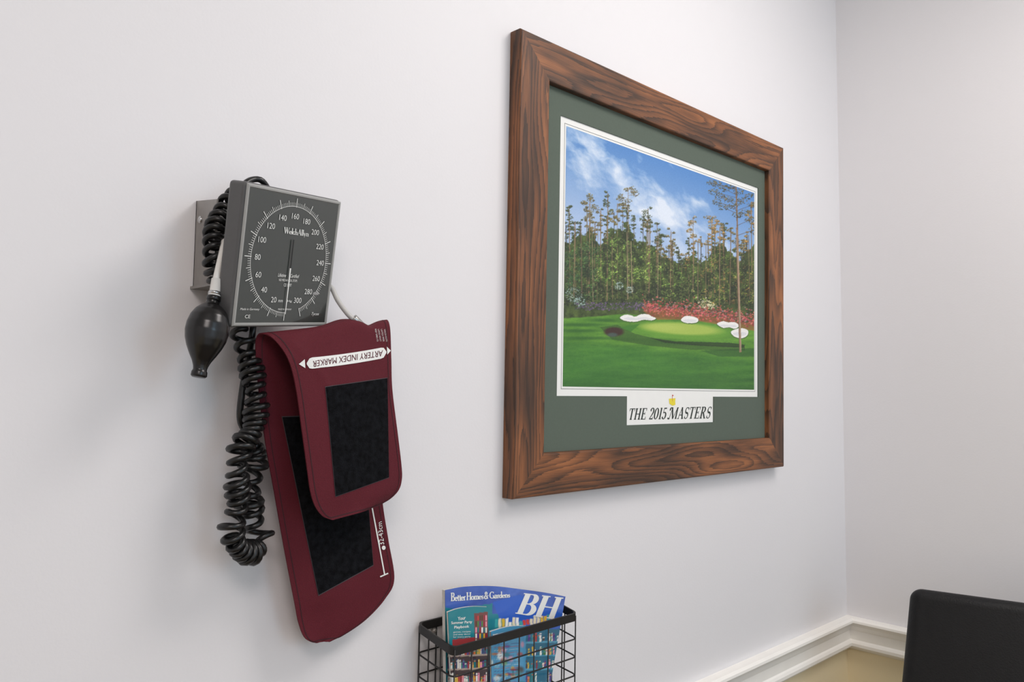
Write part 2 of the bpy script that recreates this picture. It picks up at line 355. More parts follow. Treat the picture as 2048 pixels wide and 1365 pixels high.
base=np.exp(-((v+4)/44)**2)*.38+np.exp(-(((X-1160)/52)**2+((Y-345)/52)**2))*.28+np.exp(-(((X-1390)/24)**2+((Y-408)/18)**2))*.36+np.exp(-(((X-1310)/60)**2+((Y-425)/26)**2))*.30
cm=np.clip((cn*.75+cn2*.45+base-.80)*2.1,0,1)*.86
cv.mask(cm,(234,239,246))
rnd=random.Random(5)
def tl(x):
    pts=[(1120,415),(1150,425),(1180,400),(1200,430),(1225,400),(1256,392),(1275,430),(1298,425),(1330,452),(1365,475),(1385,445),(1400,470),(1422,440),(1450,430),(1480,460),(1500,440),(1520,430)]
    return np.interp(x,[p[0] for p in pts],[p[1] for p in pts])
m=np.clip((Y-(tl(X)+56+24*(vnoise(X,Y,10,10,11,4)-.5)*2))/3,0,1)
fn=vnoise(X,Y,8,8,41,5)[...,None]
cv.a=cv.a*(1-m[...,None])+(np.array((28,40,24))*(1-fn)+np.array((104,124,60))*fn)*m[...,None]
def clump(x,y,R,cols,n,ra=1.6,rb=3.6,flat=.6,lit=0):
    for _ in range(n):
        a=rnd.random()*6.28;q=math.sqrt(rnd.random())*R
        c=rnd.choice(cols);dy=math.sin(a)*q*flat;j=rnd.uniform(.7,1.2)+lit*(-dy/(R*flat+1e-3))*.3
        cv.ell(x+math.cos(a)*q,y+dy,rnd.uniform(ra,rb),rnd.uniform(ra*.5,rb*.6),[min(255,k*j) for k in c],.85,.4,rnd.uniform(-.6,.6))
dk=[(54,66,38),(72,84,48),(90,96,56),(42,56,34)]; br=[(122,112,64),(150,124,74),(92,82,54),(108,104,62),(70,72,44)]; lg=[(126,162,68),(154,182,84),(102,142,62),(74,110,50),(172,196,104)]; org=[(172,128,72),(146,114,62),(112,106,56),(190,148,86),(86,82,46)]
def pine(x,y,w,pal,hgt,tr):
    lean=rnd.uniform(-3,3)
    cv.line(x,y+3,x+lean,608,rnd.uniform(1.0,2.0),tr,.9)
    nb=int(4+w*.45)
    for k in range(nb):
        s=(k+rnd.random()*.8)/nb; ww=w*(.5+.65*math.sin(math.pi*min(1,s+.12)))*rnd.uniform(.7,1.2)
        bx_=x+rnd.uniform(-1,1)*ww*.8; by_=y+s*hgt*.6+rnd.uniform(-3,3)
        cv.line(x,by_+4,bx_,by_,.7,tr,.7)
        clump(bx_,by_,ww*rnd.uniform(.38,.58),pal,int(9+ww*1.9),.55,1.5,rnd.uniform(.45,.7),1)
x=1122.
while x<1522:
    y=tl(x)+rnd.uniform(4,44)
    pal=org if x>1370 and rnd.random()<.6 else (br if rnd.random()<.5 else dk)
    pine(x,y,rnd.uniform(6,10.5),pal,rnd.uniform(35,70),(116,98,74) if rnd.random()<.5 else (66,56,44))
    x+=rnd.choice((6,8,10,14,18))
for (x,y,w,pal) in [(1138,408,11,dk),(1180,388,14,br),(1201,418,9,br),(1216,384,10,dk),(1235,404,9,br),(1256,374,16,br),(1296,414,12,dk),(1314,442,9,dk),(1342,460,10,br),(1386,432,13,org),(1424,430,14,org),(1446,446,10,org),(1502,402,11,org)]:
    pine(x,y,w,pal,84,(140,116,88))
yy=480
while yy<602:
    for _ in range(42):
        x=rnd.uniform(1118,1520);y=yy+rnd.uniform(-3,9)
        if y<tl(x)+76: continue
        dn=.5+.3*math.sin(x*.083+y*.05)+.25*math.sin(x*.19+1.3)+rnd.uniform(-.3,.3)
        if x<1195: pal=[(52,86,54),(70,108,60),(40,62,42),(92,128,70)]
        elif x<1325: pal=lg if (y<566 and dn>.3) else dk
        elif x<1400: pal=lg if dn>.6 else dk+[(96,122,58)]
        else: pal=[(114,138,60),(84,108,50),(140,148,68),(58,72,38)] if rnd.random()<.72 else org
        clump(x,y,rnd.uniform(3,10),pal,10,.6,2.0,rnd.uniform(.7,1.3),1)
    yy+=6
for _ in range(320):
    x=rnd.uniform(1118,1520);y=rnd.uniform(574,612); clump(x,y,rnd.uniform(3,7),[(40,50,34),(54,66,40),(32,42,30),(76,92,54)],5,.9,2.4)
sh=np.clip((vnoise(X,Y,12,22,77,4)-.5)*5,0,1)*np.clip((Y-(tl(X)+60))/20,0,1)*np.clip((612-Y)/8,0,1)
cv.mask(sh,(22,32,24),.5)
for _ in range(1300):
    x=rnd.uniform(1120,1518);y=rnd.uniform(450,606)
    if y<tl(x)+40: continue
    if rnd.random()<.4: cv.ell(x,y,rnd.uniform(.8,2.4),rnd.uniform(.8,2.4),(28,36,28),.5,.5)
    else: cv.ell(x,y,.8,.6,rnd.choice([(200,212,140),(170,190,110),(210,190,130)]),.6,.4)
for x in [1150,1162,1184,1196,1224,1254,1262,1300,1318,1345,1388,1396,1412,1440,1462,1497]:
    y_=max(tl(x)+20,430+rnd.uniform(0,70)); cv.line(x,y_,x+rnd.uniform(-4,4),rnd.uniform(585,612),rnd.uniform(.9,2.0),rnd.choice([(146,122,94),(122,100,78),(164,142,114)]),.75)
for _ in range(420):
    x=rnd.uniform(1150,1300);y=613+rnd.uniform(-8,8); cv.ell(x,y,rnd.uniform(.8,2.2),rnd.uniform(.7,1.6),rnd.choice([(110,90,130),(90,72,110),(136,110,150),(66,62,80),(56,72,50),(70,88,56)]),.8,.3)
for _ in range(1100):
    x=rnd.uniform(1285,1518);y=np.interp(x,[1285,1400,1518],[612,622,640])+rnd.gauss(0,8); cv.ell(x,y,rnd.uniform(.8,2.4),rnd.uniform(.7,1.7),rnd.choice([(196,88,92),(218,118,112),(150,64,70),(186,92,66),(96,66,56),(160,132,140),(70,84,50)]),.85,.3)
for (cx_,cy_,R) in [(1148,590,17),(1238,572,9),(1260,580,8),(1408,606,12),(1160,604,12),(1422,612,8)]:
    clump(cx_,cy_,R,[(160,186,182),(126,152,146),(200,214,206),(84,112,98)] if cx_<1300 else [(225,215,170),(200,190,140),(240,232,200)],int(R*7),.7,1.6,.9)
gl=np.interp(X,[1115,1180,1250,1300,1400,1518],[636,632,626,632,640,652])+2*vnoise(X,Y,8,8,61,2)
gn=vnoise(X,Y,60,8,21,5); g2=vnoise(X,Y,5,2.4,22,3); g3=vnoise(X+Y*1.5,Y,90,14,25,3)
gm=np.clip((Y-gl)/2,0,1)
gcol=np.stack([52+54*gn+20*g2,102+56*gn+20*g2,38+22*gn],-1)
cv.a=cv.a*(1-gm[...,None])+gcol*gm[...,None]
cv.poly([(1285,622),(1350,618),(1420,634),(1518,650),(1518,664),(1440,650),(1380,640),(1310,640)],(170,92,58),.6)
for _ in range(420):
    x=rnd.uniform(1290,1518);y=np.interp(x,[1285,1400,1518],[616,630,646])+rnd.gauss(0,5); cv.ell(x,y,rnd.uniform(.8,2.4),rnd.uniform(.7,1.7),rnd.choice([(204,92,94),(222,128,118),(146,60,64),(120,80,56)]),.85,.3)
for (xa,ya,xb_,yb_,al_) in [(1118,652,1215,648,.6),(1118,664,1200,660,.6),(1120,678,1235,676,.6),(1180,640,1240,642,.6)]:
    cv.ell((xa+xb_)/2,(ya+yb_)/2,(xb_-xa)/2,3.2,(34,82,34),al_,.6)
dm=np.clip((Y-np.interp(X,[1115,1200,1300,1400,1518],[676,680,692,702,714]))/12,0,1)*.78
dc=np.stack([28+36*gn+14*g2+14*g3,76+40*gn+14*g2+24*g3,38+14*gn],-1); cv.a=cv.a*(1-dm[...,None])+dc*dm[...,None]
cv.ell(1240,790,170,88,(66,126,54),.28,.12)
bm_=np.clip((Y-735)/60,0,1)*.35; cv.mask(bm_,(24,66,36))
cv.ell(1370,662,92,17,(102,154,54),1,.15,.06); cv.ell(1362,658,78,11.5,(164,188,84),1,.2,.06); cv.ell(1330,655,36,6,(182,198,100),.6,.5,.06)
cv.poly([(1200,655),(1235,650),(1270,668),(1330,682),(1400,690),(1490,694),(1490,702),(1380,700),(1300,692),(1225,680)],(44,74,34),.55)
cv.poly([(1300,676),(1350,683),(1460,686),(1490,690),(1488,696),(1400,692),(1330,686)],(26,44,26),.7)
cv.ell(1228,664,19,9,(62,42,36),1,.2); cv.ell(1225,670,10,4,(70,84,78),1,.3); cv.poly([(1240,655),(1280,648),(1262,664)],(66,124,44),1)
def bunker(pts_):
    c0=np.mean(pts_,0); P_=[]; n=len(pts_)
    for i in range(n):
        p0,p1,p2,p3=[np.array(pts_[(i+d)%n],float) for d in (-1,0,1,2)]
        for k in range(6):
            t=k/6; P_.append(.5*((2*p1)+(p2-p0)*t+(2*p0-5*p1+4*p2-p3)*t*t+(3*p1-p0-3*p2+p3)*t**3))
    cv.poly([tuple(p+(p-c0)*.05+np.array((0,1.4))) for p in P_],(70,104,46)); cv.poly([tuple(p) for p in P_],(238,236,232))
    cv.poly([tuple(c0+(p-c0)*np.array((.8,.4))+np.array((0,2))) for p in P_],(216,216,218),.8)
bunker([(1240,636),(1250,630),(1262,631),(1270,634),(1282,629),(1296,629),(1303,633),(1312,637),(1304,641),(1288,640),(1270,644),(1250,642)])
bunker([(1362,640),(1370,633),(1384,633),(1396,638),(1394,645),(1380,647),(1368,645)])
bunker([(1434,648),(1446,643),(1456,645),(1470,645),(1478,652),(1470,658),(1458,655),(1446,656)])
bunker([(1462,664),(1474,658),(1486,657),(1496,662),(1494,672),(1482,677),(1468,673)])
cv.poly([(1400,702),(1518,696),(1518,714),(1440,714)],(24,64,34),.45)
cv.line(1474,455,1481,705,4.2,(150,124,100),1); cv.line(1472,372,1475,460,2.6,(132,106,82),1); cv.line(1476,500,1482,700,1.2,(190,168,140),.8); cv.line(1473,500,1479,703,1,(110,86,66),.8)
for (x,y) in [(1424,366),(1432,368),(1448,378),(1462,372),(1478,384),(1440,392),(1456,400),(1428,384),(1468,412),(1446,415),(1484,402),(1498,392),(1505,410),(1475,430),(1500,440),(1490,425),(1508,460),(1434,404)]:
    cv.line(1473,y+12,x,y,.9,(90,70,52),.8); clump(x,y,11,[(84,80,52),(116,96,60),(66,72,48),(96,84,56)],44,.6,1.7,.6,1)
cv.a+= (np.random.rand(cv.h,cv.w,1)-.5)*12
NX,NZ=560,450
gx=np.linspace(ax0,ax1,NX);gz=np.linspace(azt,azb,NZ)
GX,GZ=np.meshgrid(gx,gz); n_=NX*NZ
pts=np.stack([GX.ravel(),np.full(n_,-po),GZ.ravel()],-1)
Cn=np.array(C);rel=pts-Cn;zz=rel@np.array(fwd); PX=CX+F*(rel@np.array(rgt))/zz; PY=CY-F*(rel@np.array(upv))/zz
idx=np.arange(n_).reshape(NZ,NX); fcs=np.stack([idx[1:,:-1].ravel(),idx[1:,1:].ravel(),idx[:-1,1:].ravel(),idx[:-1,:-1].ravel()],-1).tolist()
pr=mk('printed_landscape',pts.tolist(),fcs,vcol_mat('print_ink',.55),pic,label='colour print of a golf green with pines, azaleas and white bunkers')
setcols(pr,cv.sample(PX,PY))
ink=mat('dark_ink',(40,50,45),.7); grey=mat('grey_line',(120,120,118),.7)
def rectline(a0,a1,c0,c1,w,y):
    V=[];Fc=[]
    for (p,q,r_,s_) in ((a0,a1,c1-w,c1),(a0,a1,c0,c0+w),(a0,a0+w,c0,c1),(a1-w,a1,c0,c1)):
        o_=len(V); V+=[(p,y,r_),(q,y,r_),(q,y,s_),(p,y,s_)]; Fc.append([o_,o_+1,o_+2,o_+3])
    return V,Fc
V,Fc=rectline(ax0-.004,ax1+.004,azb-.004,azt+.004,.0008,-.0107); mk('key_line',V,Fc,grey,pic)
pf=lambda px,py:P(px,py,.0109)
textq('caption_lettering','THE 2015 ~ASTERS',[(1260,817),(1424,813),(1421,838),(1258,841)],pf,ink,pic,shear=.18,serif=dict(TK=.17,TN=.06,gap=.08,sp_=.30))
yel=mat('yellow_ink',(232,214,60),.6); redi=mat('red_ink',(200,60,40),.6)
em=[(1338,798),(1351,797),(1350.5,804),(1351,810),(1345,812),(1339,808)]
mk('emblem',[pf(*p) for p in em],[list(range(len(em)))[::-1]],yel,pic,label='small yellow map emblem')
mk('emblem_flagstick',[pf(*p)+Vector((0,-.0001,0)) for p in [(1344.4,790),(1345,790),(1345.2,803),(1344.6,803)]]+[pf(*p)+Vector((0,-.0002,0)) for p in ((1345,790),(1347.5,791.5),(1345,793))],[[3,2,1,0],[6,5,4]],redi,pic)
# ================= BLOOD PRESSURE MONITOR =================
S=.145
target=np.array([(492,361),(682,403),(653,652),(459,657)],float)
loc=np.array([(-.5,.5),(.5,.5),(.5,-.5),(-.5,-.5)])*S
def pose(q):
    R=(Matrix.Rotation(q[3],3,'Z')@Matrix.Rotation(q[4],3,'X')@Matrix.Rotation(q[5],3,'Y')); return Vector(q[:3]),R@Vector((1,0,0)),R@Vector((0,0,1)),R@Vector((0,-1,0))
def res(q):
    O,ex,ez,nn=pose(q); return np.array([proj(O+ex*a+ez*b_) for a,b_ in loc]).ravel()-target.ravel()
q=np.array([*P(570,515,.08),math.radians(21),math.radians(10),0.0])
for it in range(60):
    r_=res(q);J=np.zeros((8,6))
    for k in range(6):
        d=q.copy();d[k]+=1e-5;J[:,k]=(res(d)-r_)/1e-5
    q=q-np.linalg.solve(J.T@J+np.eye(6)*1e-3,J.T@r_)*.7
O,ex,ez,nn=pose(q)
bpm=empty('blood_pressure_monitor',P(400,600,0),'wall mounted blood pressure gauge with burgundy cuff and coiled hose','blood pressure monitor')
GM=Matrix((ex,nn,ez)).transposed().to_4x4(); GM.translation=O
casem=mat('dark_grey_plastic',(84,84,84),.4,noise=.04,nscale=200); rimm=mat('light_grey_plastic',(158,158,155),.35,noise=.02)
dark=mat('black_rubber',(18,17,17),.25,noise=.1,nscale=60); hosem=mat('black_hose_rubber',(18,18,18),.33,noise=.1,nscale=60)
dialm=mat('dial_face',(46,52,49),.35,coat=1,noise=.04,nscale=15); wi=mat('white_marking',(232,233,229),.6,noise=.01); wh=mat('white_plastic',(228,226,220),.35,noise=.02); tubm=mat('grey_tubing',(186,184,180),.35,noise=.03)
gd=.023
gauge=bmobj('gauge',boxbm(S,gd,S,.004,4),GM@Matrix.Translation((0,-gd/2,0)),casem,bpm,label='square grey aneroid gauge')
def G(a,b_,h=0): return O+ex*(a*S)+ez*(b_*S)+nn*h
def face_rect(h,e): return [G(-e,-e,h),G(e,-e,h),G(e,e,h),G(-e,e,h)]
a=face_rect(.0004,.490);bq=face_rect(.0020,.482);c_=face_rect(.0020,.470);d_=face_rect(.0008,.464)
V=a+bq+c_+d_;Fc=[]
for L in range(3):
    for k in range(4): Fc.append([L*4+k,L*4+(k+1)%4,L*4+4+(k+1)%4,L*4+4+k])
mk('bezel',V,Fc,rimm,gauge,label='light grey raised bezel')
mk('dial',face_rect(.0010,.466),[[0,1,2,3]],dialm,gauge,label='dark grey glossy dial')
V=[];Fc=[]
def dq(ang,ra,rb,w,h=.0016):
    d=(-math.sin(ang),-math.cos(ang));t=(d[1],-d[0]);o_=len(V)
    for rr,ss in ((ra,-1),(rb,-1),(rb,1),(ra,1)): V.append(G(d[0]*rr+t[0]*w*ss/2,d[1]*rr+t[1]*w*ss/2,h))
    Fc.append([o_,o_+1,o_+2,o_+3])
for k in range(0,151):
    mm=k*2; ang=math.radians(mm*1.125); 
    if mm%20==0: dq(ang,.385,.450,.0055)
    elif mm%10==0: dq(ang,.390,.432,.0042)
    else: dq(ang,.392,.418,.0028)
mk('scale_marks',V,Fc,wi,gauge)
V=[];Fc=[]
for k in range(150):
    a0=math.radians(k*2.25);a1=math.radians(k*2.25+2.25); o_=len(V)
    for aa,rr in ((a0,.389),(a1,.389),(a1,.392),(a0,.392)): V.append(G(-math.sin(aa)*rr,-math.cos(aa)*rr,.0015))
    Fc.append([o_,o_+1,o_+2,o_+3])
mk('scale_ring',V,Fc,wi,gauge)
def gtext(body,cx_,cy_,h,w=None,bold=0,shear=0,name='lettering',m=None,serif=None):
    vs,fs=serif2d(body,shear=shear,**serif) if serif is not None else text2d(body,bold,shear);lo=vs.min(0);hi=vs.max(0);sz=hi-lo
    k=h/ sz[1]; kx_=k if w is None else w/sz[0]
    mk(name,[G(cx_+(x-(lo[0]+hi[0])/2)*kx_,cy_+(y-(lo[1]+hi[1])/2)*k,.0017) for x,y in vs],fs,m or wi,gauge)
for mm in range(20,301,20):
    ang=math.radians(mm*1.125); rr=.327
    gtext(str(mm),-math.sin(ang)*rr,-math.cos(ang)*rr*.98,.040,bold=-.004,name='scale_number')
gtext('WelchAllyn',.03,.205,.056,.265,serif=dict(TK=.18,TN=.06,gap=-.03))
gtext('Lifetime      Certified',0,-.115,.026,.22,shear=.3); gtext('NO MECHANICAL STOPS',0,-.150,.017,.19); gtext('CE 0297',0,-.185,.022,.08)
gtext('mm',-.055,-.305,.016,.045);gtext('Hg',.04,-.305,.020,.045); gtext('MADE IN GERMANY',0,-.365,.012,.14)
gtext('Made in Germany',-.345,-.37,.020,.18,shear=.2); gtext('CE',-.36,-.42,.024,.05); gtext('Tycos',.34,-.40,.030,.085,shear=.3)
V=[G(-.007,-.06,.003),G(.007,-.06,.003),G(.003,-.40,.003),G(-.003,-.40,.003)]
mk('needle',V,[[3,2,1,0]],wi,gauge,label='white needle tip')
V=[G(-.006,-.06,.0029),G(.006,-.06,.0029),G(.006,.15,.0029),G(-.006,.15,.0029)];mk('needle_reflection',V,[[0,1,2,3]],mat('needle_reflection_black',(26,27,27),.6,noise=.02),gauge,label='dark strip drawn as needle reflection')  # flat dark strip above the needle, drawn as its reflection in the dial
brm=mat('brushed_steel',(150,146,142),.35,metal=.6,noise=.08,nscale=50)
bt=P(391,402,0);bb=P(387,574,0); XB=(bt.x+bb.x)/2; bw=.115; bd=.052; th=.0018
def bx(a,b_): 
    V=[(x,y,z) for x in (a[0],b_[0]) for y in (a[1],b_[1]) for z in (a[2],b_[2])]
    return V,[[0,1,3,2],[4,6,7,5],[0,4,5,1],[2,3,7,6],[0,2,6,4],[1,5,7,3]]
parts=[bx((XB,-th,bb.z),(XB+bw,-.0003,bt.z)),bx((XB,-bd,bb.z),(XB+th,-.0003,bt.z)),bx((XB+bw-th,-bd+.01,bb.z),(XB+bw,-.0003,bt.z)),bx((XB-.003,-bd-.012,bb.z-.003),(XB+bw,-.0003,bb.z))]
V,Fc=merge(parts); V=[(x,y,z-(.006 if (z>bt.z-.001 and y<-bd+.002) else 0)) for x,y,z in V]
br_=mk('wall_bracket',V,Fc,brm,bpm,label='steel mounting bracket')
bm=bmesh.new(); bmesh.ops.create_uvsphere(bm,u_segments=12,v_segments=8,radius=.0042); bmesh.ops.scale(bm,vec=(.5,1,1),verts=bm.verts)
chrome=mat('chrome',(200,200,200),.2,metal=1,noise=.03)
sp_=P(406,441,.012); bmobj('screw',bm,Matrix.Translation((XB-.0005,-.013,sp_.z)),chrome,br_,True)
def coil(pathpx,R,pitch,tr,n=8,ph=0,irr=.12,e0=.012,e1=.012):
    pts=crs([P(*p) for p in pathpx],16); rs,L=resample(pts,.0006)
    N_=len(rs); out=[];a=Vector((0,1,0));an=ph
    for i in range(N_):
        t=(rs[min(i+1,N_-1)]-rs[max(i-1,0)]).normalized(); a=(a-t*a.dot(t)).normalized(); b_=t.cross(a)
        s=i/(N_-1);l=s*L; Rr=R*min(1,l/e0+.05,(L-l)/e1+.05)
        an+=2*math.pi*(L/(N_-1))/(pitch*(1+irr*1.6*math.sin(l*95+ph)+irr*math.sin(l*37+1)))
        Rr*=1+irr*math.sin(l*150+ph)
        w_=t*(.0024*math.sin(an+l*20))
        out.append(rs[i]+(a*math.cos(an)+b_*math.sin(an))*Rr+w_)
    return tube(out,tr,n)
h1=coil([(478,384,.05),(462,400,.05),(438,440,.055),(427,480,.058),(428,525,.058),(440,570,.05),(466,610,.045),(482,650,.045)],.0085,.0095,.0033)
h2=coil([(482,650,.045),(492,700,.05),(508,760,.055),(513,815,.055),(505,862,.055),(482,895,.055),(474,950,.055),(476,1010,.055),(463,1055,.055),(472,1090,.055),(498,1106,.05),(528,1096,.045)],.0098,.0102,.0033,irr=.18)
h3=coil([(528,1096,.045),(512,1060,.035),(498,1010,.035),(500,960,.036),(510,915,.036),(508,880,.036)],.0112,.0138,.0033,irr=.24)
st,_=resample(crs([P(508,880,.036),P(490,862,.036),P(480,835,.04),(P(485,780,.042)),P(496,720,.04),P(505,668,.05),P(512,600,.045)],12),.003)
h4=tube(st,.0036,10)
tp,_=resample(crs([P(478,384,.05),P(492,366,.048),P(508,359,.045),P(524,362,.045),P(540,384,.04)],12),.003); h5=tube(tp,.0034,10)
V,Fc=merge([h1,h2,h3,h4,h5]); mk('coiled_hose',V,Fc,hosem,bpm,True,label='black coiled rubber hose')
tp,_=resample(crs([P(640,560,.055),P(662,575,.05),P(676,602,.055),(P(695,628,.062)),P(712,645,.064),P(722,668,.058)],12),.003)
mk('air_tube',*tube(tp,.0029,10),tubm,bpm,True,label='thin grey air tube')
cp=[P(706,636,.063),P(714,644,.064),P(724,654,.063)]; mk('tube_connector',*tube(resample(crs(cp,6),.002)[0],.0050,12),mat('metal_connector',(170,168,165),.3,metal=.8,noise=.05),bpm,True,label='metal hose connector')
tp,_=resample(crs([P(452,470,.06),P(446,500,.07),P(438,535,.075),P(432,562,.078)],12),.003)
mk('bulb_tube',*tube(tp,.0036,10),wh,bpm,True,label='white tube above the bulb')
def lathe(A,B,prof,n=28):
    ax=(B-A); L=ax.length; t=ax.normalized(); a=t.orthogonal().normalized(); b_=t.cross(a);V=[];Fc=[]
    for (s,r_) in prof:
        for k in range(n): V.append(A+t*L*s+(a*math.cos(2*math.pi*k/n)+b_*math.sin(2*math.pi*k/n))*r_)
    for i in range(len(prof)-1):
        for k in range(n): Fc.append([i*n+k,i*n+(k+1)%n,(i+1)*n+(k+1)%n,(i+1)*n+k])
    Fc.append(list(range(n))[::-1]);Fc.append([(len(prof)-1)*n+k for k in range(n)])
    return V,Fc
A=P(434,558,.078);B=P(427,600,.08)
mk('release_valve',*lathe(A,B,[(0,.003),(.02,.0052),(.6,.0052),(.62,.0058),(1,.0058)]),wh,bpm,True,label='white release valve')
mk('valve_ring',*lathe(A.lerp(B,.62),A.lerp(B,.76),[(0,.0062),(1,.0062)]),chrome,bpm,True,label='chrome valve ring')
mk('valve_collar',*lathe(A.lerp(B,.82),A.lerp(B,1.05),[(0,.0058),(.1,.0068),(.9,.0068),(1,.006)]),dark,bpm,True,label='black valve collar')
A=P(426,600,.08);B=P(397,755,.085)
pp=[(0,.006),(.05,.0065),(.08,.0105),(.14,.0158),(.22,.0196),(.32,.0218),(.42,.0222),(.52,.0208),(.62,.0178),(.72,.0135),(.80,.0096),(.86,.0076),(.91,.0068),(.93,.0080),(.99,.0082),(1,.0068)]
bulb=mk('inflation_bulb',*lathe(A,B,[(float(s),float(np.interp(s,[p[0] for p in pp],[p[1] for p in pp]))*.93) for s in np.linspace(0,1,60)],32),dark,bpm,True,label='black rubber squeeze bulb')
# ---- cuff
rows=[((632,1286,.036),(660,1284,.034)),((616,1282,.038),(694,1267,.032)),((605,1270,.038),(734,1238,.031)),((596,1242,.038),(770,1198,.030)),((589,1203,.040),(788,1158,.030)),
((569,1100,.042),(776,1080,.030)),((547,980,.046),(764,1000,.032)),((529,880,.050),(758,900,.034)),((517,780,.054),(760,780,.036)),((512,710,.060),(766,690,.044)),
((515,674,.067),(769,648,.052)),((530,668,.076),(775,642,.060)),((553,684,.083),(780,662,.065)),((576,722,.089),(782,720,.068)),((592,780,.092),(784,780,.069)),((604,860,.094),(795,870,.069)),((615,940,.094),(802,930,.068)),((621,985,.094),(803,958,.067)),((630,1014,.093),(797,980,.067)),((645,1033,.092),(780,998,.067)),((665,1041,.091),(755,1012,.070))]
Lp=crs([P(*r_[0]) for r_ in rows],10);Rp=crs([P(*r_[1]) for r_ in rows],10)
NC=49;V=[];nr=len(Lp); PK=105
for i in range(nr):
    for k in range(NC):
        t=k/(NC-1); p=Lp[i].lerp(Rp[i],t)
        topw=math.exp(-((i-PK)/18)**2)
        p=p+Vector((0,-1,0))*(math.sin(math.pi*t)*.004*(1 if i>PK+5 else -.2))
        cw=.0014*math.sin(i*.20+t*7+2*math.sin(t*5))*math.exp(-((i-PK-14)/16)**2)+.0008*math.sin(i*.11+t*9)+.0012*math.sin(t*21+i*.05)*math.exp(-((i-PK)/14)**2)
        cw+=.0012*math.exp(-(((t-.25)-(i-PK-30)*.012)/.05)**2)*math.exp(-((i-PK-30)/18)**2)
        cw*=min(1,(1-t)*6+.05)
        p=p+Vector((0,-1,0))*cw
        p.z+=topw*(.006*math.exp(-((t-.62)/.14)**2)-.005*math.exp(-((t-.83)/.07)**2))
        V.append(p)
Fc=[[i*NC+k,i*NC+k+1,(i+1)*NC+k+1,(i+1)*NC+k] for i in range(nr-1) for k in range(NC-1)]
cm_=mat('burgundy_nylon',(92,24,36),.72,noise=.10,nscale=700,bump=.5,bscale=1300,spec=.28)
cuff=mk('cuff',V,Fc,cm_,bpm,True,label='burgundy nylon arm cuff folded over itself')
sm=cuff.modifiers.new('thick','SOLIDIFY'); sm.thickness=.0014; sm.offset=0
es=cuff.modifiers.new('crisp','EDGE_SPLIT'); es.split_angle=math.radians(50)
bvF=BVHTree.FromPolygons(V,[f for f in Fc if f[0]//NC>=PK]);bvB=BVHTree.FromPolygons(V,[f for f in Fc if f[0]//NC<PK-8])
def onb(bv,h):
    def f(px,py):
        d=ray(px,py);hit=bv.ray_cast(C,d)
        if hit[0] is None:
            hit=bv.find_nearest(P(px,py,.06)); 
        n_=hit[1]; n_=n_ if n_.dot(d)<0 else -n_
        return hit[0]+n_*h
    return f
hem=mat('hem_stitching',(52,10,20),.8,noise=.1,nscale=900)
def nrmV(i,k):
    a=V[min(i+1,nr-1)*NC+k]-V[max(i-1,0)*NC+k]; b_=V[i*NC+min(k+1,NC-1)]-V[i*NC+max(k-1,0)]
    n_=a.cross(b_).normalized(); d=(V[i*NC+k]-C)
    return n_ if n_.dot(d)<0 else -n_
HV=[];HF=[]
def hemline(idx):
    o_=len(HV)
    for j,(i,k) in enumerate(idx):
        p=V[i*NC+k];n_=nrmV(i,k); p2=idx[min(j+1,len(idx)-1)];p1=idx[max(j-1,0)]
        t=(V[p2[0]*NC+p2[1]]-V[p1[0]*NC+p1[1]]).normalized(); s_=t.cross(n_)*.00055
        HV.append(p+n_*.0010+s_);HV.append(p+n_*.0010-s_)
        if j: HF.append([o_+2*j-2,o_+2*j-1,o_+2*j+1,o_+2*j])
hemline([(i,2) for i in range(6,nr-5)]); hemline([(i,NC-3) for i in range(6,nr-5)]); hemline([(nr-6,k) for k in range(2,NC-2)]); hemline([(6,k) for k in range(2,NC-2)])
mk('hem_stitching',HV,HF,hem,cuff)
def patch(name,quad,bv,h,m,parent,n=20,label=None):
    TL,TR,BR,BL=[np.array(q,float) for q in quad];V=[]
    pl=onb(bv,h)
    for i in range(n):
        for j in range(n):
            a=j/(n-1);b_=i/(n-1);p=(TL*(1-a)+TR*a)*(1-b_)+(BL*(1-a)+BR*a)*b_;V.append(pl(*p))
    Fc=[[i*n+j,(i+1)*n+j,(i+1)*n+j+1,i*n+j+1] for i in range(n-1) for j in range(n-1)]
    return mk(name,V,Fc,m,parent,True,label=label)
velm=mat('black_hook_and_loop',(19,20,23),.95,noise=.6,nscale=160,bump=.8,bscale=900,spec=.1)
seam=mat('black_stitching',(72,66,70),.8,noise=.1)
for (q_,bv) in (([(650,775),(773,757),(776,955),(670,993)],bvF),([(563,835),(720,830),(745,1130),(636,1190)],bvB)):
    c0=np.mean(q_,0); qq=[tuple(c0+(np.array(p)-c0)*1.012) for p in q_]
    patch('patch_border',qq,bv,.0012,seam,cuff); patch('hook_patch',q_,bv,.0017,velm,cuff,label='black hook and loop patch')
fF=onb(bvF,.0014);fF2=onb(bvF,.0017);fB=onb(bvB,.0014)
V=[];Fc=[];NS=30
for i in range(NS+1):
    t=i/NS; x=612+(771-612)*t; y=728+(705-728)*t; e=min(t,1-t)*159; hh=11*math.sqrt(max(0.02,1-(max(0,10-e)/10)**2))
    y+=2.5*math.sin(math.pi*t)
    V+=[fF(x,y-hh),fF(x,y+hh)]
    if i: Fc.append([2*i-2,2*i-1,2*i+1,2*i])
mk('marker_panel',V,Fc,wi,cuff,label='white rounded index marker panel')
inkr=mat('burgundy_print',(86,24,38),.7,noise=.02)
textq('lettering','ARTERY INDEX MARKER',[(763,713),(624,735),(624,723),(764,701)],fF2,inkr,cuff,bold=.0)
mk('arrow_mark',[fF(596,729),fF(608,719),fF(609,737)],[[0,1,2]],wi,cuff); mk('arrow_mark',[fF(780,702),fF(772,694),fF(773,710)],[[0,1,2]],wi,cuff)
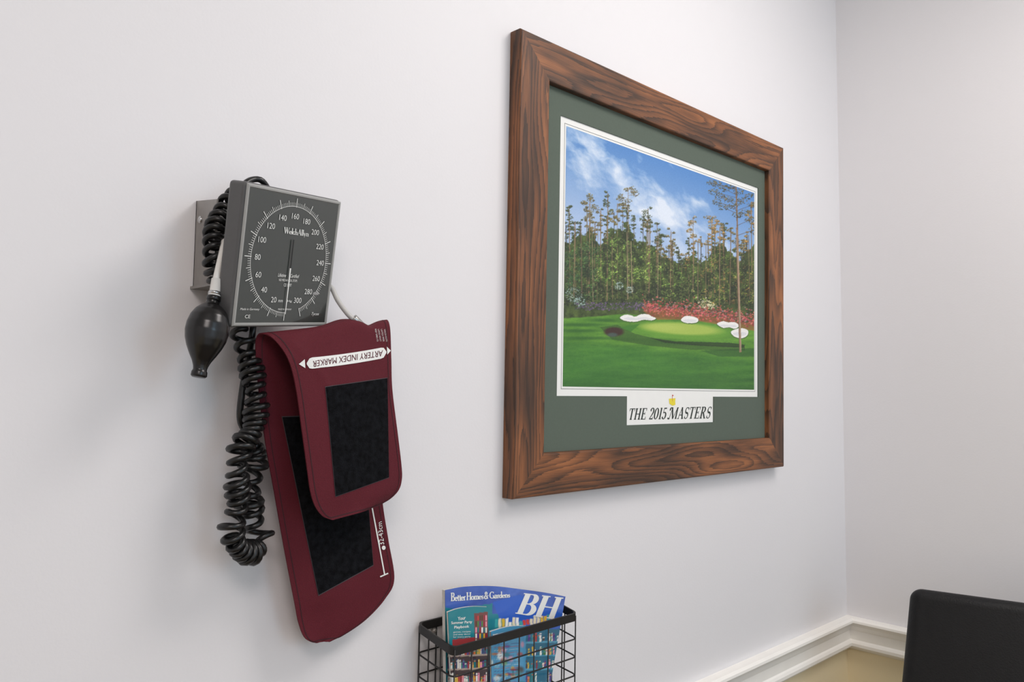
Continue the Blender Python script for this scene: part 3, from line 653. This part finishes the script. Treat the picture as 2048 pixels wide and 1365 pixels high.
for k,(w_) in enumerate(['REF 5082-22','LARGE ADULT','LATEX FREE','WELCH ALLYN']):
    x=747+k*6.0; textq('lettering',w_,[(x+3.5,659),(x+8,683),(x+5.2,684),(x+.7,660)],fF2,wi,cuff,bold=-.01)
V=[];Fc=[]
def bline(p,q_,w):
    p=np.array(p,float);q_=np.array(q_,float);d=(q_-p)/np.linalg.norm(q_-p);nn_=np.array([-d[1],d[0]])*w/2;n=8;o_=len(V)
    for i in range(n+1):
        c=p+(q_-p)*i/n; V.append(fB(*(c-nn_)));V.append(fB(*(c+nn_)))
        if i: Fc.append([o_+2*i-2,o_+2*i-1,o_+2*i+1,o_+2*i])
bline((741,1006),(768,1150),2.6); bline((759,1154),(775,1147),2.6)
mk('range_mark',V,Fc,wi,cuff)
textq('lettering','32-43cm',[(757,1092),(753,1046),(762,1043),(767,1089)],fB,wi,cuff,bold=.0)
mk('range_symbol',[fB(766+4*math.cos(k*.7854),1096+4.5*math.sin(k*.7854)) for k in range(8)],[list(range(8))],wi,cuff)
# ================= MAGAZINE BASKET =================
bkM=mat('black_powder_coat',(22,20,20),.45,noise=.1,nscale=80)
A=P(834,1246,.004);Bf=P(905,1302,.078);Cf=P(1156,1222,.078)
bx0=(A.x+Bf.x)/2;bx1=Cf.x;zA=A.z;zF=(Bf.z+Cf.z)/2;yb=-.004;yf=-.078
bsk=empty('wire_basket',((bx0+bx1)/2,0,zF-.2),'black wire wall basket holding magazines','basket')
def rim_pt(x,y): return Vector((x,y,zA+(zF-zA)*(y-yb)/(yf-yb)))
def rrect(inset=0,r=.008):
    out=[];X0,X1,Y0,Y1=bx0+inset,bx1-inset,yf+inset,yb-inset
    for (cx_,cy_,a0) in ((X1-r,Y1-r,0),(X0+r,Y1-r,90),(X0+r,Y0+r,180),(X1-r,Y0+r,270)):
        for k in range(6): a=math.radians(a0+k*18); out.append((cx_+r*math.cos(a),cy_+r*math.sin(a)))
    return out
outp=rrect();inn=rrect(.0022); n=len(outp);hb=.011;V=[];Fc=[]
for (x,y),(xi,yi) in zip(outp,inn):
    p=rim_pt(x,y);q_=rim_pt(xi,yi); V+=[p,q_,q_-Vector((0,0,hb)),p-Vector((0,0,hb))]
for i in range(n):
    j=(i+1)%n
    for k in range(4): Fc.append([i*4+k,j*4+k,j*4+(k+1)%4,i*4+(k+1)%4])
mk('rim',V,Fc,bkM,bsk,label='flat black band rim')
zbot=zF-.2; parts=[]
rw=.0011
def wire(pts,r_=rw): parts.append(tube(pts,r_,6))
nxw=int((bx1-bx0)/.0285)
for i in range(nxw+1):
    x=bx0+.004+(bx1-bx0-.008)*i/nxw
    wire([rim_pt(x,yf+.001)-Vector((0,0,.004)),Vector((x,yf+.001,zbot)),Vector((x,yb-.001,zbot)),rim_pt(x,yb-.001)-Vector((0,0,.004))])
for i in range(1,3):
    y=yf+(yb-yf)*i/3
    wire([rim_pt(bx0+.001,y)-Vector((0,0,.004)),Vector((bx0+.001,y,zbot)),Vector((bx1-.001,y,zbot)),rim_pt(bx1-.001,y)-Vector((0,0,.004))])
for k in range(1,8):
    z=zF-.011-k*.026
    if z<zbot: break
    lp=[Vector((x,y,z+(zA-zF)*(y-yf)/(yb-yf)*max(0,(1-k/7)))) for x,y in rrect(.0008)]; parts.append(tube(lp,rw,6,closed=True))
V,Fc=merge(parts); mk('wire_grid',V,Fc,bkM,bsk,True,label='thin black wire grid')
bm=bmesh.new(); bmesh.ops.create_uvsphere(bm,u_segments=12,v_segments=8,radius=.004); pS=P(868,1262,.003)
bmobj('mounting_screw',bm,Matrix.Translation(pS),brm,bsk,True)
papm=mat('paper_edges',(205,202,196),.8,noise=.08,nscale=300)
def magazine(px_top,px_bot,label,paint,thick=.006):
    T=crs([P(*p) for p in px_top],10);Bm=crs([P(*p) for p in px_bot],10); NR=150
    T,_=resample(T,(T[0]-T[-1]).length/170); Bm,_=resample(Bm,(Bm[0]-Bm[-1]).length/170)
    nc=min(len(T),len(Bm)); T=[T[int(i*(len(T)-1)/(nc-1))] for i in range(nc)];Bm=[Bm[int(i*(len(Bm)-1)/(nc-1))] for i in range(nc)]
    V=[]
    for i in range(NR):
        s=i/(NR-1)
        for k in range(nc): V.append(T[k].lerp(Bm[k],s))
    Fc=[[(i+1)*nc+k,(i+1)*nc+k+1,i*nc+k+1,i*nc+k] for i in range(NR-1) for k in range(nc-1)]
    cen=sum(V,Vector())/len(V)
    mg=empty('magazine',cen,label,'magazine')
    cov=mk('cover',V,Fc,paint[0],mg,True)
    if paint[1] is not None:
        pp_=np.array([proj(v) for v in V]); setcols(cov,paint[1].sample(pp_[:,0],pp_[:,1]))
    back=Vector((0,thick,0)); rim=[0*nc+k for k in range(nc)]+[i*nc+nc-1 for i in range(1,NR)]+[(NR-1)*nc+k for k in range(nc-2,-1,-1)]+[i*nc for i in range(NR-2,0,-1)]
    F0=Vector((0,.0004,0)); V2=[V[i]+F0-Vector((0,0,.0006)) for i in rim]+[V[i]+back-Vector((0,0,.0006)) for i in rim]; m_=len(rim)
    F2=[[i,(i+1)%m_,m_+(i+1)%m_,m_+i] for i in range(m_)]
    o_=len(V2); V2+=[v+back for v in V]; F2+=[[i+o_ for i in f] for f in Fc]
    mk('page_block',V2,F2,papm,mg)
    return mg,V,Fc,cov
cv2=Canvas(870,1150,1150,1520,3,(36,72,168)); X,Y=cv2.X,cv2.Y
nz=vnoise(X,Y,40,30,4,4); cv2.a=np.stack([38+50*nz,66+60*nz,150+60*nz],-1)
cv2.mask(np.clip((vnoise(X,Y,30,14,9,4)-.52)*5,0,1)*np.clip((X-960)/60,0,1)*.5,(96,130,210))
cv2.poly([(870,1212),(940,1225),(1000,1230),(1060,1240),(1140,1225),(1140,1520),(870,1520)],(34,130,146))
cv2.poly([(985,1205),(1040,1190),(1150,1240),(1150,1262),(1060,1255),(1000,1240)],(44,96,196))
R2=random.Random(3)
bc=[(196,60,60),(230,190,70),(60,150,160),(240,236,225),(90,60,140),(220,120,60),(40,80,140),(150,40,60),(240,150,170),(70,130,70),(90,60,45),(30,120,130),(250,250,245)]
for sy in range(1262,1500,27):
    for (xa,xb_) in ((895,978),(1050,1130)):
        cv2.poly([(xa,sy),(xb_,sy-4),(xb_,sy+23),(xa,sy+27)],(60,44,56) if xa<1000 else (34,110,140))
        x=xa+1
        while x<xb_-3:
            w=R2.uniform(1.5,4.5);hh=R2.uniform(12,21); 
            if R2.random()<(.9 if xa<1000 else .6): cv2.poly([(x,sy+24-hh),(x+w,sy+24-hh),(x+w,sy+23),(x,sy+23)],R2.choice(bc)); cv2.poly([(x,sy+27-hh),(x+w,sy+27-hh),(x+w,sy+28.5-hh),(x,sy+28.5-hh)],R2.choice(bc))
            x+=w+.4
        cv2.poly([(xa,sy+23),(xb_,sy+20),(xb_,sy+23),(xa,sy+26)],(190,170,158) if xa<1000 else (90,170,200))
cv2.poly([(885,1222),(985,1208),(985,1288),(885,1299)],(28,130,142)); cv2.poly([(905,1280),(955,1274),(955,1292),(905,1297)],(160,58,62)); cv2.poly([(948,1228),(975,1224),(977,1288),(950,1291)],(120,70,70))
for k in range(26): cv2.poly([(951+(k%6)*4,1232+(k//6)*12),(954+(k%6)*4,1232+(k//6)*12),(954+(k%6)*4,1242+(k//6)*12),(951+(k%6)*4,1242+(k//6)*12)],R2.choice(bc))
cv2.poly([(978,1262),(1052,1248),(1052,1520),(978,1520)],(84,160,204),.95)
for k in range(110): cv2.ell(R2.uniform(984,1046),R2.uniform(1284,1500),R2.uniform(1,7),R2.uniform(1,7),R2.choice(bc+[(80,160,200),(120,190,210)]),.7,.4)
for k in range(9):
    cv2.line(986,1272+k*.1,1044,1264,5,(240,244,248),.25)
for k in range(40):
    y_=1290+k*6; cv2.line(988,y_,1040,y_-3,1.0,R2.choice([(240,240,240),(40,60,120),(200,60,80)]),.5)
for k in range(17):
    x=990+k*7; h_=R2.uniform(8,18); cv2.poly([(x,1256-h_-k*.6),(x+5.5,1256-h_-k*.6),(x+5.5,1256-k*.6),(x,1256-k*.6)],R2.choice([(240,230,200),(230,190,60),(220,70,60),(60,170,170),(250,250,245)]))
cv2.a=np.clip(cv2.a,0,255)
cover_m=vcol_mat('glossy_cover',.3,.5)
mg1,Vm,Fm,cov=magazine([(890,1181,.048),(930,1174,.043),(985,1173,.038),(1040,1179,.041),(1090,1186,.050),(1131,1194,.060)],[(894,1500,.058),(930,1498,.055),(985,1492,.053),(1040,1482,.053),(1070,1470,.055),(1085,1462,.058)],'home magazine with blue cover and bookshelf picture',(cover_m,cv2))
bvM=BVHTree.FromPolygons(Vm,Fm); pm=onb(bvM,.0004)
textq('title_lettering','Better Homes & Gardens',[(901,1186),(1020,1183),(1020,1196),(901,1204)],pm,wi,cov,serif=dict(TK=.21,TN=.08,gap=-.02,sp_=.16))
textq('title_lettering','BH',[(1042,1186),(1127,1196),(1116,1241),(1030,1228)],pm,wi,cov,shear=.12,serif=dict(TK=.22,TN=.05,gap=.0))
mg2,Vm2,Fm2,cov2=magazine([(896,1225,.062),(917,1218,.059),(945,1214,.058),(976,1215,.061)],[(908,1490,.070),(925,1486,.068),(948,1484,.068),(976,1478,.070)],'slim teal magazine with a bookcase photo standing in front',(cover_m,cv2),.003)
bvM2=BVHTree.FromPolygons(Vm2,Fm2); pm2=onb(bvM2,.0004)
for k,w_ in enumerate(['Your','Summer Party','Playbook']):
    y=1234+k*9; hw=[8,21,15][k]; textq('lettering',w_,[(923-hw,y+.8),(923+hw,y-1.5),(923+hw,y+5.5),(923-hw,y+8)],pm2,wi,cov2,bold=.02)
for k in range(3):
    y=1263+k*5; textq('lettering',['games, recipes','and easy decor','for every party'][k],[(906,y+.6),(941,y-.8),(941,y+3),(906,y+4.4)],pm2,wi,cov2)
magazine([(982,1264,.062),(1005,1257,.059),(1028,1253,.059),(1050,1253,.062)],[(984,1480,.070),(1005,1476,.068),(1028,1472,.068),(1046,1468,.070)],'slim light blue magazine with a colourful cover',(cover_m,cv2),.003)
plain=mat('magazine_cover_plain',(60,120,180),.35,noise=.5,nscale=25)
magazine([(912,1192,.032),(985,1182,.026),(1060,1184,.026),(1106,1194,.030)],[(912,1480,.041),(985,1474,.041),(1050,1464,.041),(1080,1452,.043)],'blue magazine standing behind another magazine in a basket',(plain,None))
# ================= CHAIR =================
lea=mat('black_leather',(13,13,14),.5,noise=.15,nscale=60,bump=.3,bscale=350,spec=.3)
legm=mat('dark_wood_leg',(40,26,20),.5,noise=.2,nscale=30)
dd=ray(1819,1171); zc=dd.dot(fwd); Tp=C+dd*(1.62/zc)
e=Vector((.2315,-.9725,0)).normalized(); nrm=Vector((-e.y,e.x,0))
if nrm.x<0: nrm=-nrm
front=-nrm
base=Vector((Tp.x,Tp.y,0))+e*.225
ch=empty('dining_chair',base+front*.2,'black leather high-back dining chair beside the wall corner','chair')
hgt=Tp.z; tilt=math.radians(15)
def chairM(c,rx=0):
    R=Matrix((e,-nrm,Vector((0,0,1)))).transposed().to_4x4()
    return Matrix.Translation(c)@R@Matrix.Rotation(rx,4,'X')
Hb=hgt-.40
bm=bmesh.new(); bmesh.ops.create_cube(bm,size=1)
for v in bm.verts:
    hx=.225*(1.20 if v.co.z<0 else 1.0)
    v.co=Vector((v.co.x*2*hx,v.co.y*.055,v.co.z*Hb))
bmesh.ops.bevel(bm,geom=bm.edges[:],offset=.022,segments=8,affect='EDGES',profile=.5)
back=bmobj('backrest',bm,chairM(base+Vector((0,0,.40+Hb/2))+nrm*(.03-math.sin(tilt)*Hb/2),tilt),lea,ch,True)
seat=bmobj('seat',boxbm(.52,.46,.10,.025,4),chairM(base+Vector((0,0,.44))+front*(.23+.12)),lea,ch,True)
for (a_,b_) in ((-.21,.16),(.21,.16),(-.21,.53),(.21,.53)):
    bm=bmesh.new(); bmesh.ops.create_cone(bm,cap_ends=True,segments=4,radius1=.020,radius2=.028,depth=.40); bmesh.ops.rotate(bm,matrix=Matrix.Rotation(math.pi/4,3,'Z'),verts=bm.verts)
    bmobj('leg',bm,chairM(base+e*a_+front*b_+Vector((0,0,.2))),legm,ch)
# ================= LIGHT =================
w=bpy.data.worlds.new('room_ambient'); sc.world=w; w.use_nodes=True; w.node_tree.nodes['Background'].inputs[0].default_value=(.93,.96,1,1); w.node_tree.nodes['Background'].inputs[1].default_value=.82
def area(name,loc,tgt,size,en,col):
    l=bpy.data.lights.new(name,'AREA'); l.shape='SQUARE'; l.size=size; l.energy=en; l.color=col
    o=bpy.data.objects.new(name,l); o.location=loc; o.rotation_euler=(Vector(tgt)-Vector(loc)).to_track_quat('-Z','Y').to_euler(); sc.collection.objects.link(o)
area('ceiling_light',(1.3,-.95,2.52),(.9,-.5,0),.6,12,(1,.94,.91))
area('ceiling_light',(-.5,-1.7,2.52),(-.1,-1.2,0),.7,17,(1,.90,.87))
area('window_light',(.9,-3.0,1.9),(1.95,-.4,1.8),.9,9,(.50,.77,1))
